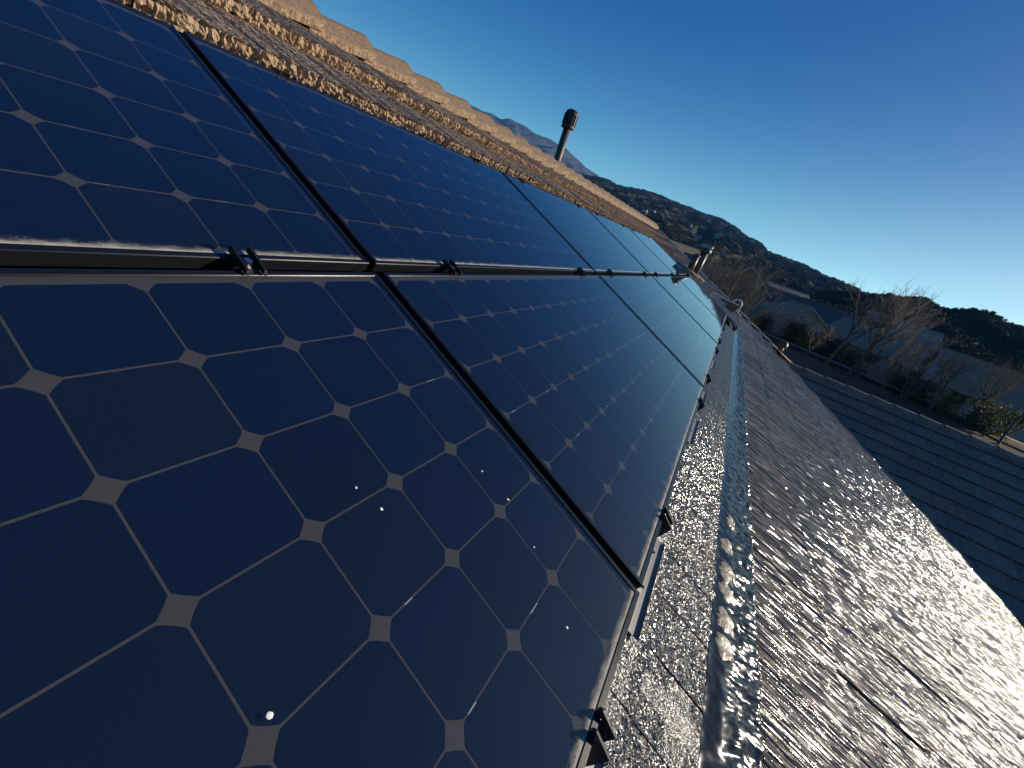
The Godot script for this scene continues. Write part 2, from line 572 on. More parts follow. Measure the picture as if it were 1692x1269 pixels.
func add_tile(parent: Node, x: float, z: float, y := 0.0, smooth_nose := false) -> void:
	var o := MeshInstance3D.new()
	o.name = "roof_tile"
	o.mesh = tile_shapes[rng.randi() % tile_shapes.size()]
	o.position = Vector3(x + rng.randf_range(-0.0015, 0.0015), y + rng.randf_range(-0.0015, 0.0015), z + rng.randf_range(-0.004, 0.004))
	o.rotation = Vector3(rng.randf_range(-0.006, 0.006), 0.0, rng.randf_range(-0.006, 0.006))
	if smooth_nose:
		o.scale = Vector3(1, 0.5, 1)
	parent.add_child(o, true)
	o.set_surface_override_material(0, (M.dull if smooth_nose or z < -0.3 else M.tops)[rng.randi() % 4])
	o.set_surface_override_material(1, M.shaded_nose if smooth_nose else M.tile_nose)

# Beyond the valley line the other roof covers the main one.
func valley_u(v: float) -> float:
	return 10.0 - maxf(0.0, v - 3.42) * cos(deg_to_rad(PITCH))

func build_house() -> Node3D:
	for k in 10:
		tile_shapes.append(join_tile(tile_mesh(300 + k * 7, 40)))
	var house := thing("house", "house with brown concrete tile roof carrying the solar panels", "house", Transform3D(Basis.IDENTITY, Vector3(4.0, GROUND, 1.5)))
	var inv := house.transform.affine_inverse()
	# decks under the tiles
	var st := start()
	var tk := 0.10
	for q in [[-6.0, -1.0, 10.75, 1.86, -0.125], [-6.0, 1.86, 10.7, 3.5, -0.14]]:
		box(st, Vector3(q[0], q[4] - tk, q[1]), Vector3(q[2], q[4], q[3]))
	# below the valley's head the deck runs out to the valley line
	var pts := PackedVector2Array([Vector2(-6.0, 3.5), Vector2(9.9, 3.5), Vector2(valley_u(8.0), 8.0), Vector2(-6.0, 8.0)])
	for s in [-0.14, -0.21]:
		quad(st, Vector3(pts[0].x, s, pts[0].y), Vector3(pts[1].x, s, pts[1].y), Vector3(pts[2].x, s, pts[2].y), Vector3(pts[3].x, s, pts[3].y))
	var main := part(house, "main_roof", done(st), M.deck, inv * Transform3D(rb, Vector3.ZERO))
	# courses: noses lie at v = -0.2 + 0.35 k
	var spots := []
	for k in range(-1, 20):
		var v0 := -0.55 + COURSE * k - COURSE * 0.0
		var u0 := -1.2
		if v0 > 3.0:
			u0 = 0.6 + (v0 - 3.4) * 1.35
		elif v0 > 1.8:
			u0 = -1.2 + (v0 - 1.9) * 0.9
		var u1 := minf(10.68, valley_u(v0 + COURSE))
		if v0 + COURSE < 3.3:
			u1 = 10.68
		var shift := 0.0 if k % 2 == 0 else TILE_W * 0.5
		var u := u0 - fmod(u0, TILE_W) + shift
		while u < u1 - 0.12:
			var middle := Vector2(u + TILE_W * 0.5, v0 + COURSE * 0.5)
			# the bed of shingles under the panels takes the place of the tiles
			var in_bed := v0 > -0.25 and v0 < 1.85 and u < 6.60
			if not in_bed:
				spots.append([u, v0 + (0.06 if v0 > 1.8 else 0.0), middle.distance_to(Vector2(-0.66, 1.31)) + (0.0 if v0 < 0.0 else 0.6), -0.032 if v0 > 1.8 else -0.012 * clampf((v0 + 0.3) / 2.0, 0.0, 1.0) * 2.0])
			u += TILE_W
	spots.sort_custom(func(a, b): return a[2] < b[2])
	var rest := start()
	var xforms := []
	for k in spots.size():
		if k < 300:
			add_tile(main, spots[k][0], spots[k][1], spots[k][3])
		else:
			xforms.append(spots[k])
	var far_tiles := ArrayMesh.new()
	for s in 2:
		var fs := SurfaceTool.new()
		fs.begin(Mesh.PRIMITIVE_TRIANGLES)
		for x in xforms:
			var shape: ArrayMesh = tile_shapes[int(x[0] * 31.0 + x[1] * 17.0 + 900.0) % tile_shapes.size()]
			fs.append_from(shape, s, Transform3D(Basis.IDENTITY, Vector3(x[0], x[3], x[1])))
		far_tiles = fs.commit(far_tiles)
	var ft := part(main, "far_roof_tiles", far_tiles, null)
	ft.set_surface_override_material(0, M.tops[0])
	ft.set_surface_override_material(1, M.tile_nose)
	ft.set_meta("kind", "stuff")
	rest = null
	build_ridge(main)
	build_rake(main)
	build_shingles(house, inv)
	build_flashing(house, inv)
	build_wing(house, inv)
	# back slope and walls
	st = start()
	var b := Basis(Vector3(-1, 0, 0), Vector3(0, cos(deg_to_rad(PITCH)), -sin(deg_to_rad(PITCH))), Vector3(0, -sin(deg_to_rad(PITCH)), -cos(deg_to_rad(PITCH))))
	var top := at(0, -1.03, -0.06)
	for k in 12:
		obox(st, Transform3D(b, b * Vector3(-2.4, -0.03, COURSE * (k + 0.5)) + Vector3(0, top.y, top.z)) * Transform3D(Basis(Vector3.RIGHT, -0.1), Vector3.ZERO), Vector3(8.2, 0.022, COURSE * 0.52))
	part(house, "back_roof", done(st), M.tops[1], inv)
	st = start()
	box(st, Vector3(-5.6, GROUND, -4.0), Vector3(10.3, -2.7, 5.0))
	box(st, Vector3(5.4, GROUND, 5.0), Vector3(14.0, -4.0, 13.0))
	part(house, "wall", done(st), mat("stucco", lin(0.34, 0.28, 0.21), 0.9), inv)
	return house

func build_ridge(main: Node) -> void:
	# each cap is a thick three-sided slab whose far end rides up over the next
	var shapes := []
	for k in 4:
		var st := start()
		var nz := noise(700 + k, 30.0, FastNoiseLite.TYPE_SIMPLEX_SMOOTH, 3)
		var len := 0.40
		var prof := [Vector2(-0.135, -0.030), Vector2(-0.130, 0.002), Vector2(-0.118, 0.010), Vector2(-0.055, 0.026), Vector2(-0.02, 0.034), Vector2(0.02, 0.034), Vector2(0.055, 0.02), Vector2(0.118, -0.05), Vector2(0.130, -0.062), Vector2(0.135, -0.095)]
		var nu := 14
		var p := func(i: int, j: int) -> Vector3:
			var t := i / float(nu)
			var q: Vector2 = prof[prof.size() - 1 - j]
			var lift := lerpf(-0.016, 0.030, t)
			var d := nz.get_noise_2d(t * 0.4, j * 0.07) * 0.0025
			return Vector3(t * len + nz.get_noise_2d(j * 0.1, 5.0) * 0.004, q.y + lift + d, -q.x + d)
		for i in nu:
			for j in prof.size() - 1:
				quad(st, p.call(i, j), p.call(i, j + 1), p.call(i + 1, j + 1), p.call(i + 1, j))
		# closed ends and an underside
		for e in [0, nu]:
			for j in range(1, prof.size() - 1):
				tri(st, p.call(e, 0), p.call(e, j), p.call(e, j + 1))
		quad(st, p.call(0, 0), p.call(nu, 0), p.call(nu, prof.size() - 1), p.call(0, prof.size() - 1))
		shapes.append(done(st))
	var u := -1.4
	while u < 10.65:
		part(main, "ridge_cap", shapes[rng.randi() % 4], M.ridge_cap, Transform3D(Basis(Vector3.UP, rng.randf_range(-0.008, 0.008)), Vector3(u, -0.046 + rng.randf_range(-0.003, 0.003), -1.02)))
		u += 0.335

func build_rake(main: Node) -> void:
	var st := start()
	prism(st, PackedVector2Array([Vector2(-0.09, -0.055), Vector2(-0.09, -0.028), Vector2(0.0, -0.012), Vector2(0.05, -0.012), Vector2(0.062, -0.022), Vector2(0.062, -0.2), Vector2(0.04, -0.2), Vector2(0.04, -0.055)]), 0.0, 0.43)
	var shape := done(st)
	var v := -1.0
	while v < 3.55:
		part(main, "rake_tile", shape, M.tops[rng.randi() % 4], Transform3D(Basis(Vector3.RIGHT, -0.075), Vector3(10.74, -0.034, v)))
		v += 0.35

func build_shingles(house: Node, inv: Transform3D) -> void:
	var st := start()
	box(st, Vector3(-2.4, -0.110, -0.22), Vector3(6.34, -0.0955, 1.90))
	var bed := part(house, "shingle_bed", done(st), M.shingle_edge, inv * Transform3D(rb, Vector3.ZERO))
	# tabs with cut-outs between them; the lower course shows both cut-outs and strip joints
	var shapes := []
	for k in 8:
		st = start()
		var r := RandomNumberGenerator.new()
		r.seed = 40 + k
		var off := Vector2(r.randf(), r.randf())
		var w: float = 0.302 if k < 4 else 0.1475
		var n := 8
		var len := 0.19
		var hgt := func(x: float, z: float) -> Vector3:
			return Vector3(x, 0.001 + 0.003 * z / len, z + (0.0012 * sin(x * 40.0 + k) if z > 0.18 else 0.0))
		for s in n:
			for t in 2:
				var x0 := w * s / n
				var x1 := w * (s + 1) / n
				var z0 := len * t / 2.0
				var z1 := len * (t + 1) / 2.0
				for p in [hgt.call(x0, z0), hgt.call(x1, z0), hgt.call(x1, z1), hgt.call(x0, z0), hgt.call(x1, z1), hgt.call(x0, z1)]:
					st.set_uv(Vector2(p.x, p.z) + off)
					st.add_vertex(p)
		for q in [[Vector3(0, -0.004, len), Vector3(w, -0.004, len), Vector3(w, 0.004, len), Vector3(0, 0.004, len)], [Vector3(0, -0.004, 0.0), Vector3(0, -0.004, len), Vector3(0, 0.004, len), Vector3(0, 0.001, 0.0)], [Vector3(w, -0.004, len), Vector3(w, -0.004, 0.0), Vector3(w, 0.001, 0.0), Vector3(w, 0.004, len)]]:
			quad(st, q[0], q[1], q[2], q[3])
		shapes.append(done(st, true))
	for k in range(-5, 21):
		var u := -0.118 + k * 0.305
		for q in [[u - 0.1525, 1.36, 0.0, 0], [u, 1.548, 0.0006, 0], [u + 0.001, 1.705, -0.0022, 4], [u + 0.1545, 1.705, -0.0022, 4]]:
			part(bed, "shingle", shapes[q[3] + rng.randi() % 4], M.shingle, Transform3D(Basis(Vector3.UP, rng.randf_range(-0.003, 0.003)), Vector3(q[0], -0.0935 + q[2] + rng.randf_range(0.0, 0.0008), q[1])))

func build_flashing(house: Node, inv: Transform3D) -> void:
	# a soft metal apron pressed in wrinkles over the head of the first course below the shingles
	var st := start(true)
	var w1 := noise(21, 1.0, FastNoiseLite.TYPE_SIMPLEX_SMOOTH, 3)
	var w2 := noise(22, 1.0, FastNoiseLite.TYPE_SIMPLEX_SMOOTH, 2)
	var worn := noise(23, 1.0, FastNoiseLite.TYPE_SIMPLEX_SMOOTH, 3)
	var du := 0.006
	var nv := 28
	var count := int(7.4 / du)
	var lie := func(u: float, t: float) -> Vector3:
		var v := 1.884 + t * 0.150
		var h := lerpf(-0.091, -0.086, smoothstep(0.0, 0.3, t)) + 0.003 * t
		var a := smoothstep(0.05, 0.6, t)
		# folds run mostly down the slope, slanting a little
		h += a * (w1.get_noise_2d((u - v * 0.5) * 17.0, v * 5.0) * 0.006 + w2.get_noise_2d((u - v * 0.3) * 60.0, v * 14.0) * 0.0032 + w1.get_noise_2d((u - v * 0.8) * 130.0, v * 60.0) * 0.0013)
		h += w2.get_noise_2d(u * 30.0 + 50.0, v * 30.0) * 0.0012
		if t > 0.999:
			v += w1.get_noise_2d(u * 25.0, 9.0) * 0.008
			h -= 0.004
		return Vector3(u, h, v)
	for i in count:
		for j in nv:
			var u := -0.95 + i * du
			var t := j / float(nv)
			quad(st, lie.call(u, t), lie.call(u + du, t), lie.call(u + du, t + 1.0 / nv), lie.call(u, t + 1.0 / nv))
	st.index()
	var apron := part(house, "apron_flashing", done(st), M.flashing, inv * Transform3D(rb, Vector3.ZERO))
	# tan patches of old sealant on its upper half, near the panels' corner
	for q in [[0.235, 0.24, 0.034, 0.17], [0.315, 0.25, 0.036, 0.20], [0.425, 0.27, 0.030, 0.19], [0.505, 0.28, 0.042, 0.18], [0.64, 0.24, 0.040, 0.14], [0.80, 0.30, 0.035, 0.12]]:
		st = start()
		var n := 20
		var rim := []
		for k in n:
			var a := TAU * k / n
			var f := 1.0 + 0.55 * worn.get_noise_2d(cos(a) * 1.6 + q[0] * 40.0, sin(a) * 1.6)
			rim.append([q[0] + cos(a) * q[2] * f, clampf(q[1] + sin(a) * q[3] * f, 0.02, 0.9)])
		for ring in 4:
			for k in n:
				var c := []
				for e in [[k, ring], [k + 1, ring], [k + 1, ring + 1], [k, ring + 1]]:
					var m: Array = rim[e[0] % n]
					var g: float = e[1] / 4.0
					c.append(lie.call(lerpf(q[0], m[0], g), lerpf(q[1], m[1], g)) + Vector3(0, 0.0016 if e[1] < 4 else 0.0006, 0))
				quad(st, c[0], c[1], c[2], c[3])
		part(apron, "sealant_patch", done(st), M.sealant)
	# side pan between the last panels and the tiles, and its folded end
	st = start()
	box(st, Vector3(6.345, -0.055, -0.06), Vector3(6.60, -0.05, 1.74))
	box(st, Vector3(6.345, -0.05, -0.06), Vector3(6.352, -0.012, 1.74))
	box(st, Vector3(6.60, -0.055, -0.06), Vector3(6.606, -0.022, 1.80))
	obox(st, Transform3D(Basis(Vector3.RIGHT, 0.5), Vector3(6.475, -0.075, 1.775)), Vector3(0.125, 0.002, 0.045))
	part(house, "side_flashing", done(st), M.dark_metal, inv * Transform3D(rb, Vector3.ZERO))

func build_wing(house: Node, inv: Transform3D) -> void:
	var s := sin(deg_to_rad(PITCH))
	var c := cos(deg_to_rad(PITCH))
	var b := Basis(Vector3(0, 0, 1), Vector3(-s, c, 0), Vector3(-c, -s, 0))
	var ridge := Vector3(10.0, -1.40, 3.0)
	var xf := Transform3D(b, ridge)
	var st := start()
	# deck of the slope facing the panels, from the valley outwards, and the far slope
	var o := [Vector3(0.1, -0.11, 0), Vector3(10.5, -0.11, 0), Vector3(10.5, -0.11, 6.0), Vector3(0.1 + 6.0 * c, -0.11, 6.0)]
	quad(st, o[0], o[1], o[2], o[3])
	var wing := part(house, "wing_roof", done(st), M.deck, inv * xf)
	for k in 14:
		var v0 := COURSE * k - 0.05
		var from := 0.05 + maxf(0.0, v0 * c) - 0.05
		var x := from - fmod(from, TILE_W) + (0.0 if k % 2 == 0 else TILE_W * 0.5)
		while x < minf(6.6, from + 6.0):
			add_tile(wing, x, v0, 0.0, true)
			x += TILE_W
	# ridge caps along the top
	st = start()
	var prof := PackedVector2Array([Vector2(-0.14, -0.10), Vector2(-0.13, -0.055), Vector2(-0.05, -0.004), Vector2(-0.02, 0.006), Vector2(0.02, 0.006), Vector2(0.05, -0.004), Vector2(0.13, -0.055), Vector2(0.14, -0.10)])
	prism(st, prof, 0.0, 0.46)
	var cap := done(st)
	for k in 22:
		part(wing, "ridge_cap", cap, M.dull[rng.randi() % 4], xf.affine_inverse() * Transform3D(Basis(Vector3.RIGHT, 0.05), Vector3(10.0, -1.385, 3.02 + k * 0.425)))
	st = start()
	var b2 := Basis(Vector3(0, 0, -1), Vector3(s, c, 0), Vector3(c, -s, 0))
	for k in 10:
		obox(st, Transform3D(b2, Vector3(10.0, -1.40, 3.0)) * Transform3D(Basis(Vector3.RIGHT, -0.1), Vector3(-4.8, -0.05, COURSE * (k + 0.5))), Vector3(4.9, 0.022, COURSE * 0.52))
	part(house, "wing_back_roof", done(st), M.tops[2], inv)

# ------------------------------------------------------------------ things standing on the roof
func build_vents() -> void:
	# tall plumbing vent behind the ridge
	var st := start(true)
	var p := thing("vent_pipe", "tall brown plumbing vent pipe with ribbed cap standing behind the ridge", "vent pipe", Transform3D(Basis.IDENTITY, Vector3(5.06, 0.1, -1.36)))
	tube(st, [Vector3(0, 0, 0), Vector3(0, 0.86, 0)], [0.05, 0.05], 20)
	part(p, "pipe", done(st), M.pipe)
	st = start(true)
	tube(st, [Vector3(0, 0.80, 0), Vector3(0, 0.82, 0), Vector3(0, 0.83, 0), Vector3(0, 0.97, 0), Vector3(0, 1.0, 0), Vector3(0, 1.015, 0)], [0.088, 0.088, 0.082, 0.085, 0.072, 0.04], 20)
	var cap := part(p, "cap", done(st), M.rubber)
	st = start()
	for k in 14:
		var a := TAU * k / 14
		obox(st, Transform3D(Basis(Vector3.UP, -a), Vector3(cos(a) * 0.087, 0.90, sin(a) * 0.087)), Vector3(0.006, 0.06, 0.008))
	part(cap, "rib", done(st), M.rubber)
	st = start()
	tube(st, [Vector3(0, 0.02, 0), Vector3(0, 0.16, 0)], [0.085, 0.06], 16)
	part(p, "base_collar", done(st), M.pipe_base)
	# a pair of flue pipes past the end of the panels
	var q := thing("flue_pipe", "brown flue pipe with pale rain cap on tan base, taller of the pair", "vent pipe", Transform3D(Basis.IDENTITY, at(8.5, 0.70, -0.05)))
	st = start(true)
	tube(st, [Vector3(0, -0.05, 0), Vector3(0, 0.42, 0)], [0.075, 0.075], 16)
	part(q, "pipe", done(st), M.pipe)
	st = start(true)
	tube(st, [Vector3(0, 0.42, 0), Vector3(0, 0.44, 0), Vector3(0, 0.50, 0), Vector3(0, 0.52, 0)], [0.10, 0.11, 0.11, 0.05], 16)
	part(q, "cap", done(st), M.pipe)
	st = start()
	obox(st, Transform3D(rb, Vector3(0, 0.01, 0.04)), Vector3(0.13, 0.006, 0.2))
	part(q, "base", done(st), M.pipe_base)
	q = thing("flue_pipe", "short brown flue pipe on tan base beside the taller capped one", "vent pipe", Transform3D(Basis.IDENTITY, at(8.0, 0.63, -0.05)))
	st = start(true)
	tube(st, [Vector3(0, -0.05, 0), Vector3(0, 0.30, 0)], [0.06, 0.06], 16)
	part(q, "pipe", done(st), M.pipe)
	st = start(true)
	tube(st, [Vector3(0, 0.28, 0), Vector3(0, 0.30, 0), Vector3(0, 0.33, 0)], [0.07, 0.07, 0.02], 16)
	part(q, "cap", done(st), M.pipe)
	st = start()
	obox(st, Transform3D(rb, Vector3(0, 0.01, 0.04)), Vector3(0.11, 0.006, 0.18))
	part(q, "base", done(st), M.pipe_base)
	# box vent with a hood, and the bent pipe next to it
	q = thing("hooded_vent", "low brown hooded roof vent beside the bent white pipe", "roof vent", roof_xf(9.1, 1.62, -0.03))
	st = start()
	prism(st, PackedVector2Array([Vector2(-0.2, -0.03), Vector2(-0.2, 0.01), Vector2(0.16, 0.13), Vector2(0.16, 0.115), Vector2(0.15, -0.03)]), -0.2, 0.2, Transform3D(Basis(Vector3(0, 0, 1), Vector3(0, 1, 0), Vector3(-1, 0, 0)), Vector3.ZERO))
	part(q, "hood", done(st), M.tops[1])
	st = start()
	box(st, Vector3(-0.18, -0.02, 0.152), Vector3(0.18, 0.105, 0.158))
	part(q, "grille", done(st), M.rubber)
	q = thing("bent_pipe", "pale bent pipe curving over the rake edge of the roof", "pipe", Transform3D(Basis.IDENTITY, at(9.4, 1.86, -0.05)))
	st = start(true)
	var pts := [Vector3(0, -0.03, 0), Vector3(0, 0.16, 0)]
	var rad := [0.022, 0.022]
	for k in 9:
		var a := PI * k / 8.0
		pts.append(Vector3(0, 0.17 + sin(a) * 0.09, -0.09 + cos(a) * 0.09))
		rad.append(0.022)
	tube(st, pts, rad, 10)
	part(q, "pipe", done(st), mat("pale_metal", lin(0.62, 0.55, 0.46), 0.45))
	st = start()
	obox(st, Transform3D(rb, Vector3(0, 0.01, 0.02)), Vector3(0.09, 0.005, 0.11))
	part(q, "base", done(st), M.pipe_base)
	# small round vent at the end of the wing ridge
	q = thing("round_vent", "small round capped roof vent on pale base above the wing ridge", "roof vent", Transform3D(Basis.IDENTITY, at(10.0, 3.12, -0.05)))
	st = start(true)
	tube(st, [Vector3(0, -0.03, 0), Vector3(0, 0.17, 0)], [0.055, 0.055], 14)
	part(q, "pipe", done(st), M.pipe)
	st = start(true)
	tube(st, [Vector3(0, 0.13, 0), Vector3(0, 0.16, 0), Vector3(0, 0.22, 0), Vector3(0, 0.27, 0), Vector3(0, 0.285, 0)], [0.08, 0.095, 0.09, 0.055, 0.02], 16)
	part(q, "cap", done(st), M.pipe)
	st = start()
	obox(st, Transform3D(rb, Vector3(0, 0.012, 0.06)), Vector3(0.15, 0.006, 0.26))
	part(q, "base", done(st), M.pipe_base)
	# dark junction box at the far end of the gap between the rows
	q = thing("junction_box", "dark metal junction box at the far end between the panel rows", "junction box", roof_xf(6.15, 0.70, 0.0))
	st = start()
	box(st, Vector3(-0.05, 0.004, -0.14), Vector3(0.05, 0.055, 0.09))
	part(q, "box", done(st), M.dark_metal)
	st = start()
	box(st, Vector3(-0.056, 0.055, -0.146), Vector3(0.056, 0.062, 0.096))
	part(q, "lid", done(st), M.clamp)
	st = start(true)
	tube(st, [Vector3(0, 0.02, 0.09), Vector3(0, 0.02, 0.13), Vector3(0.02, -0.03, 0.15)], [0.012, 0.012, 0.012], 8)
	part(q, "conduit", done(st), M.rubber)

func build_droppings() -> void:
	# (u, v) read off the glass of the nearest panels, and a radius
	var spots := [[-0.523, 1.337, 0.0042], [-0.327, 1.245, 0.0030], [-0.338, 1.205, 0.0022], [-0.135, 1.283, 0.0024], [-0.128, 1.345, 0.0030], [-0.150, 1.425, 0.0022], [0.02, 0.55, 0.0028], [-0.2, 1.53, 0.0030]]
	for k in spots.size():
		var r := RandomNumberGenerator.new()
		r.seed = 900 + k
		var st := start(true)
		var n := 22
		var rim := []
		var inner := []
		for i in n:
			var a := TAU * i / n
			var q: float = spots[k][2] * 0.6 * r.randf_range(0.88, 1.15)
			rim.append(Vector3(cos(a) * q, 0.0, sin(a) * q * 1.2))
			inner.append(Vector3(cos(a) * q * 0.7, 0.0002, sin(a) * q * 0.9))
		for i in n:
			var j := (i + 1) % n
			quad(st, rim[i], rim[j], inner[j], inner[i])
			tri(st, Vector3(0, 0.0002, 0), inner[i], inner[j])
		var o := part(self, numbered("bird_dropping"), done(st), M.droppings, roof_xf(spots[k][0], spots[k][1], 0.0002))
		tag(o, "small white bird dropping dried on the glass of a near solar panel", "dropping", "bird droppings on the glass")

# ------------------------------------------------------------------ land and neighbourhood
const EYE := Vector3(-0.656, -0.107, 1.384)

func land_y(dist: float) -> float:
	return GROUND + 1.3 * smoothstep(22.0, 56.0, dist)

func out_at(az: float, dist: float, y: float) -> Vector3:
	var a := deg_to_rad(az)
	return Vector3(EYE.x + cos(a) * dist, y, EYE.z + sin(a) * dist)

func along(line: Array, x: float) -> float:
	if x <= line[0][0]:
		return line[0][1]
	for k in line.size() - 1:
		if x <= line[k + 1][0]:
			var t: float = (x - line[k][0]) / (line[k + 1][0] - line[k][0])
			return lerpf(line[k][1], line[k + 1][1], t)
	return line[line.size() - 1][1]

const FAR_LINE := [[-95, 3.5], [-70, 5.8], [-50, 7.0], [-38.6, 7.7], [-37.5, 7.85], [-36, 7.6], [-34.7, 7.8], [-33.5, 7.45], [-32.6, 7.9], [-31.4, 7.8], [-29.8, 7.6], [-28.4, 7.4], [-26.6, 7.3], [-25.3, 7.1], [-23.5, 6.5], [-22.1, 5.9], [-19.5, 5.3], [-14, 4.2], [-5, 2.5], [8, 1.2]]
const MID_LINE := [[-80, 2.0], [-45, 2.6], [-30, 3.6], [-22.3, 4.9], [-20.7, 5.3], [-19.1, 5.4], [-17.7, 5.2], [-16, 5.4], [-14.3, 5.6], [-12.6, 5.6], [-10.1, 5.4], [-7.3, 5.3], [-4.7, 5.2], [-2.9, 4.9], [-1.1, 4.3], [0.4, 4.0], [1.3, 3.5], [2.7, 3.4], [4.4, 3.3], [5.8, 3.2], [7.9, 2.7], [8.6, 2.85], [9.9, 2.6], [11.2, 2.4], [14, 2.1], [25, 1.4]]
const NEAR_LINE := [[6, 0.6], [9, 1.6], [11.6, 2.4], [12.6, 2.8], [13.7, 3.2], [14.5, 3.2], [15.3, 3.6], [16.2, 3.8], [16.8, 3.5], [17.7, 3.4], [18.5, 3.5], [19.7, 4.0], [21, 4.1], [21.9, 3.8], [22.5, 3.7], [23.1, 3.8], [27, 4.3], [35, 4.6], [50, 3.8], [75, 2.6]]

# Height and place of a hillside: t = 0 at its foot, 1 on the crest, more behind it.
func hill_at(line: Array, dist: float, foot: float, az: float, t: float, nz: FastNoiseLite, rough: float) -> Vector3:
	var r := dist * lerpf(foot, 1.0, t) if t <= 1.0 else dist * (1.0 + (t - 1.0) * 0.5)
	var crest: float = EYE.y + tan(deg_to_rad(along(line, az))) * dist
	var p := out_at(az, r, 0.0)
	var y: float
	if t <= 1.0:
		y = lerpf(GROUND + 1.0, crest, pow(t, 1.25))
		# spurs and gullies running down from the crest, fading out at the crest itself
		var g := 1.0 - absf(nz.get_noise_2d(p.z * 1.0, p.x * 0.45)) * 2.0
		y += (g - 0.55) * rough * t * (1.0 - t) * 4.0
		y += nz.get_noise_2d(p.x * 3.0, p.z * 3.0) * rough * 0.10 * minf(1.0, t * 3.0)
	else:
		y = lerpf(crest, GROUND, (t - 1.0))
	return Vector3(p.x, y, p.z)

func hill(called: String, line: Array, dist: float, foot: float, seed_: int, freq: float, rough: float, daz: float, rows: int, m: Material, tint: Color) -> FastNoiseLite:
	var nz := noise(seed_, freq, FastNoiseLite.TYPE_SIMPLEX_SMOOTH, 4)
	var st := SurfaceTool.new()
	st.begin(Mesh.PRIMITIVE_TRIANGLES)
	st.set_smooth_group(0)
	var n := int((line[line.size() - 1][0] - line[0][0]) / daz)
	for i in n + 1:
		for j in rows + 3:
			var az: float = line[0][0] + i * daz
			var t := j / float(rows) if j <= rows else 1.0 + (j - rows) * 0.5
			var p := hill_at(line, dist, foot, az, t, nz, rough)
			st.set_color(tint)
			st.set_uv(Vector2(p.x, p.z))
			st.add_vertex(p)
	var w := rows + 3
	for i in n:
		for j in w - 1:
			var a := i * w + j
			for k in [a, a + 1, a + w + 1, a, a + w + 1, a + w]:
				st.add_index(k)
	structure(called, done(st), m)
	return nz

var hills := {}

func build_land() -> void:
	var land := mat("hill_soil", Color(1, 1, 1), 0.95, 0.0, 0.2)
	land.vertex_color_use_as_albedo = true
	hill("far_mountain", FAR_LINE, 5200.0, 0.5, 61, 0.0016, 170.0, 0.35, 46, land, Color(0.068, 0.066, 0.060))
	hills["mid"] = hill("mid_hills", MID_LINE, 1900.0, 0.17, 62, 0.0042, 42.0, 0.35, 54, land, Color(0.046, 0.047, 0.035))
	hills["near"] = hill("near_hill", NEAR_LINE, 420.0, 0.42, 63, 0.018, 7.0, 0.4, 40, land, Color(0.045, 0.042, 0.026))
	# the ground: one sheet out to the horizon
	var st := SurfaceTool.new()
	st.begin(Mesh.PRIMITIVE_TRIANGLES)
	st.set_smooth_group(0)
	var nz := noise(70, 0.05, FastNoiseLite.TYPE_SIMPLEX_SMOOTH, 4)
	var rings := [0.0, 6.0, 12.0, 18.0, 24.0, 30.0, 36.0, 42.0, 48.0, 54.0, 60.0, 68.0, 76.0, 86.0, 100.0, 120.0, 150.0, 200.0, 300.0, 500.0, 900.0, 1800.0, 4000.0, 6000.0]
	var sides := 144
	for r in rings:
		for s in sides:
			var a := TAU * s / sides
			var p := Vector3(EYE.x + cos(a) * r, land_y(r), EYE.z + sin(a) * r)
			p.y += nz.get_noise_2d(p.x, p.z) * 0.25 * (1.0 if r < 200.0 else 0.0)
			var f := clampf(0.5 + nz.get_noise_2d(p.x * 2.0, p.z * 2.0) * 1.3, 0.0, 1.0)
			st.set_color(Color(0.060, 0.052, 0.026).lerp(Color(0.115, 0.085, 0.052), f))
			st.set_uv(Vector2(p.x, p.z))
			st.add_vertex(p)
	for k in rings.size() - 1:
		for s in sides:
			var a: int = k * sides + s
			var b: int = k * sides + (s + 1) % sides
			for q in [a, a + sides, b + sides, a, b + sides, b]:
				st.add_index(q)
	structure("ground", done(st), land)
	# a pale concrete path along the foot of the gardens
	st = start()
	var prev := out_at(-4.0, 56.0, GROUND + 1.64)
	for k in range(1, 20):
		var az := -4.0 + k * 2.2
		var p := out_at(az, 56.0 - k * 0.3, GROUND + 1.60)
		var side := (p - prev).normalized().cross(Vector3.UP) * 0.6
		quad(st, prev - side, p - side, p + side, prev + side)
		prev = p
	structure("path", done(st), mat("concrete", lin(0.20, 0.185, 0.165), 0.9))

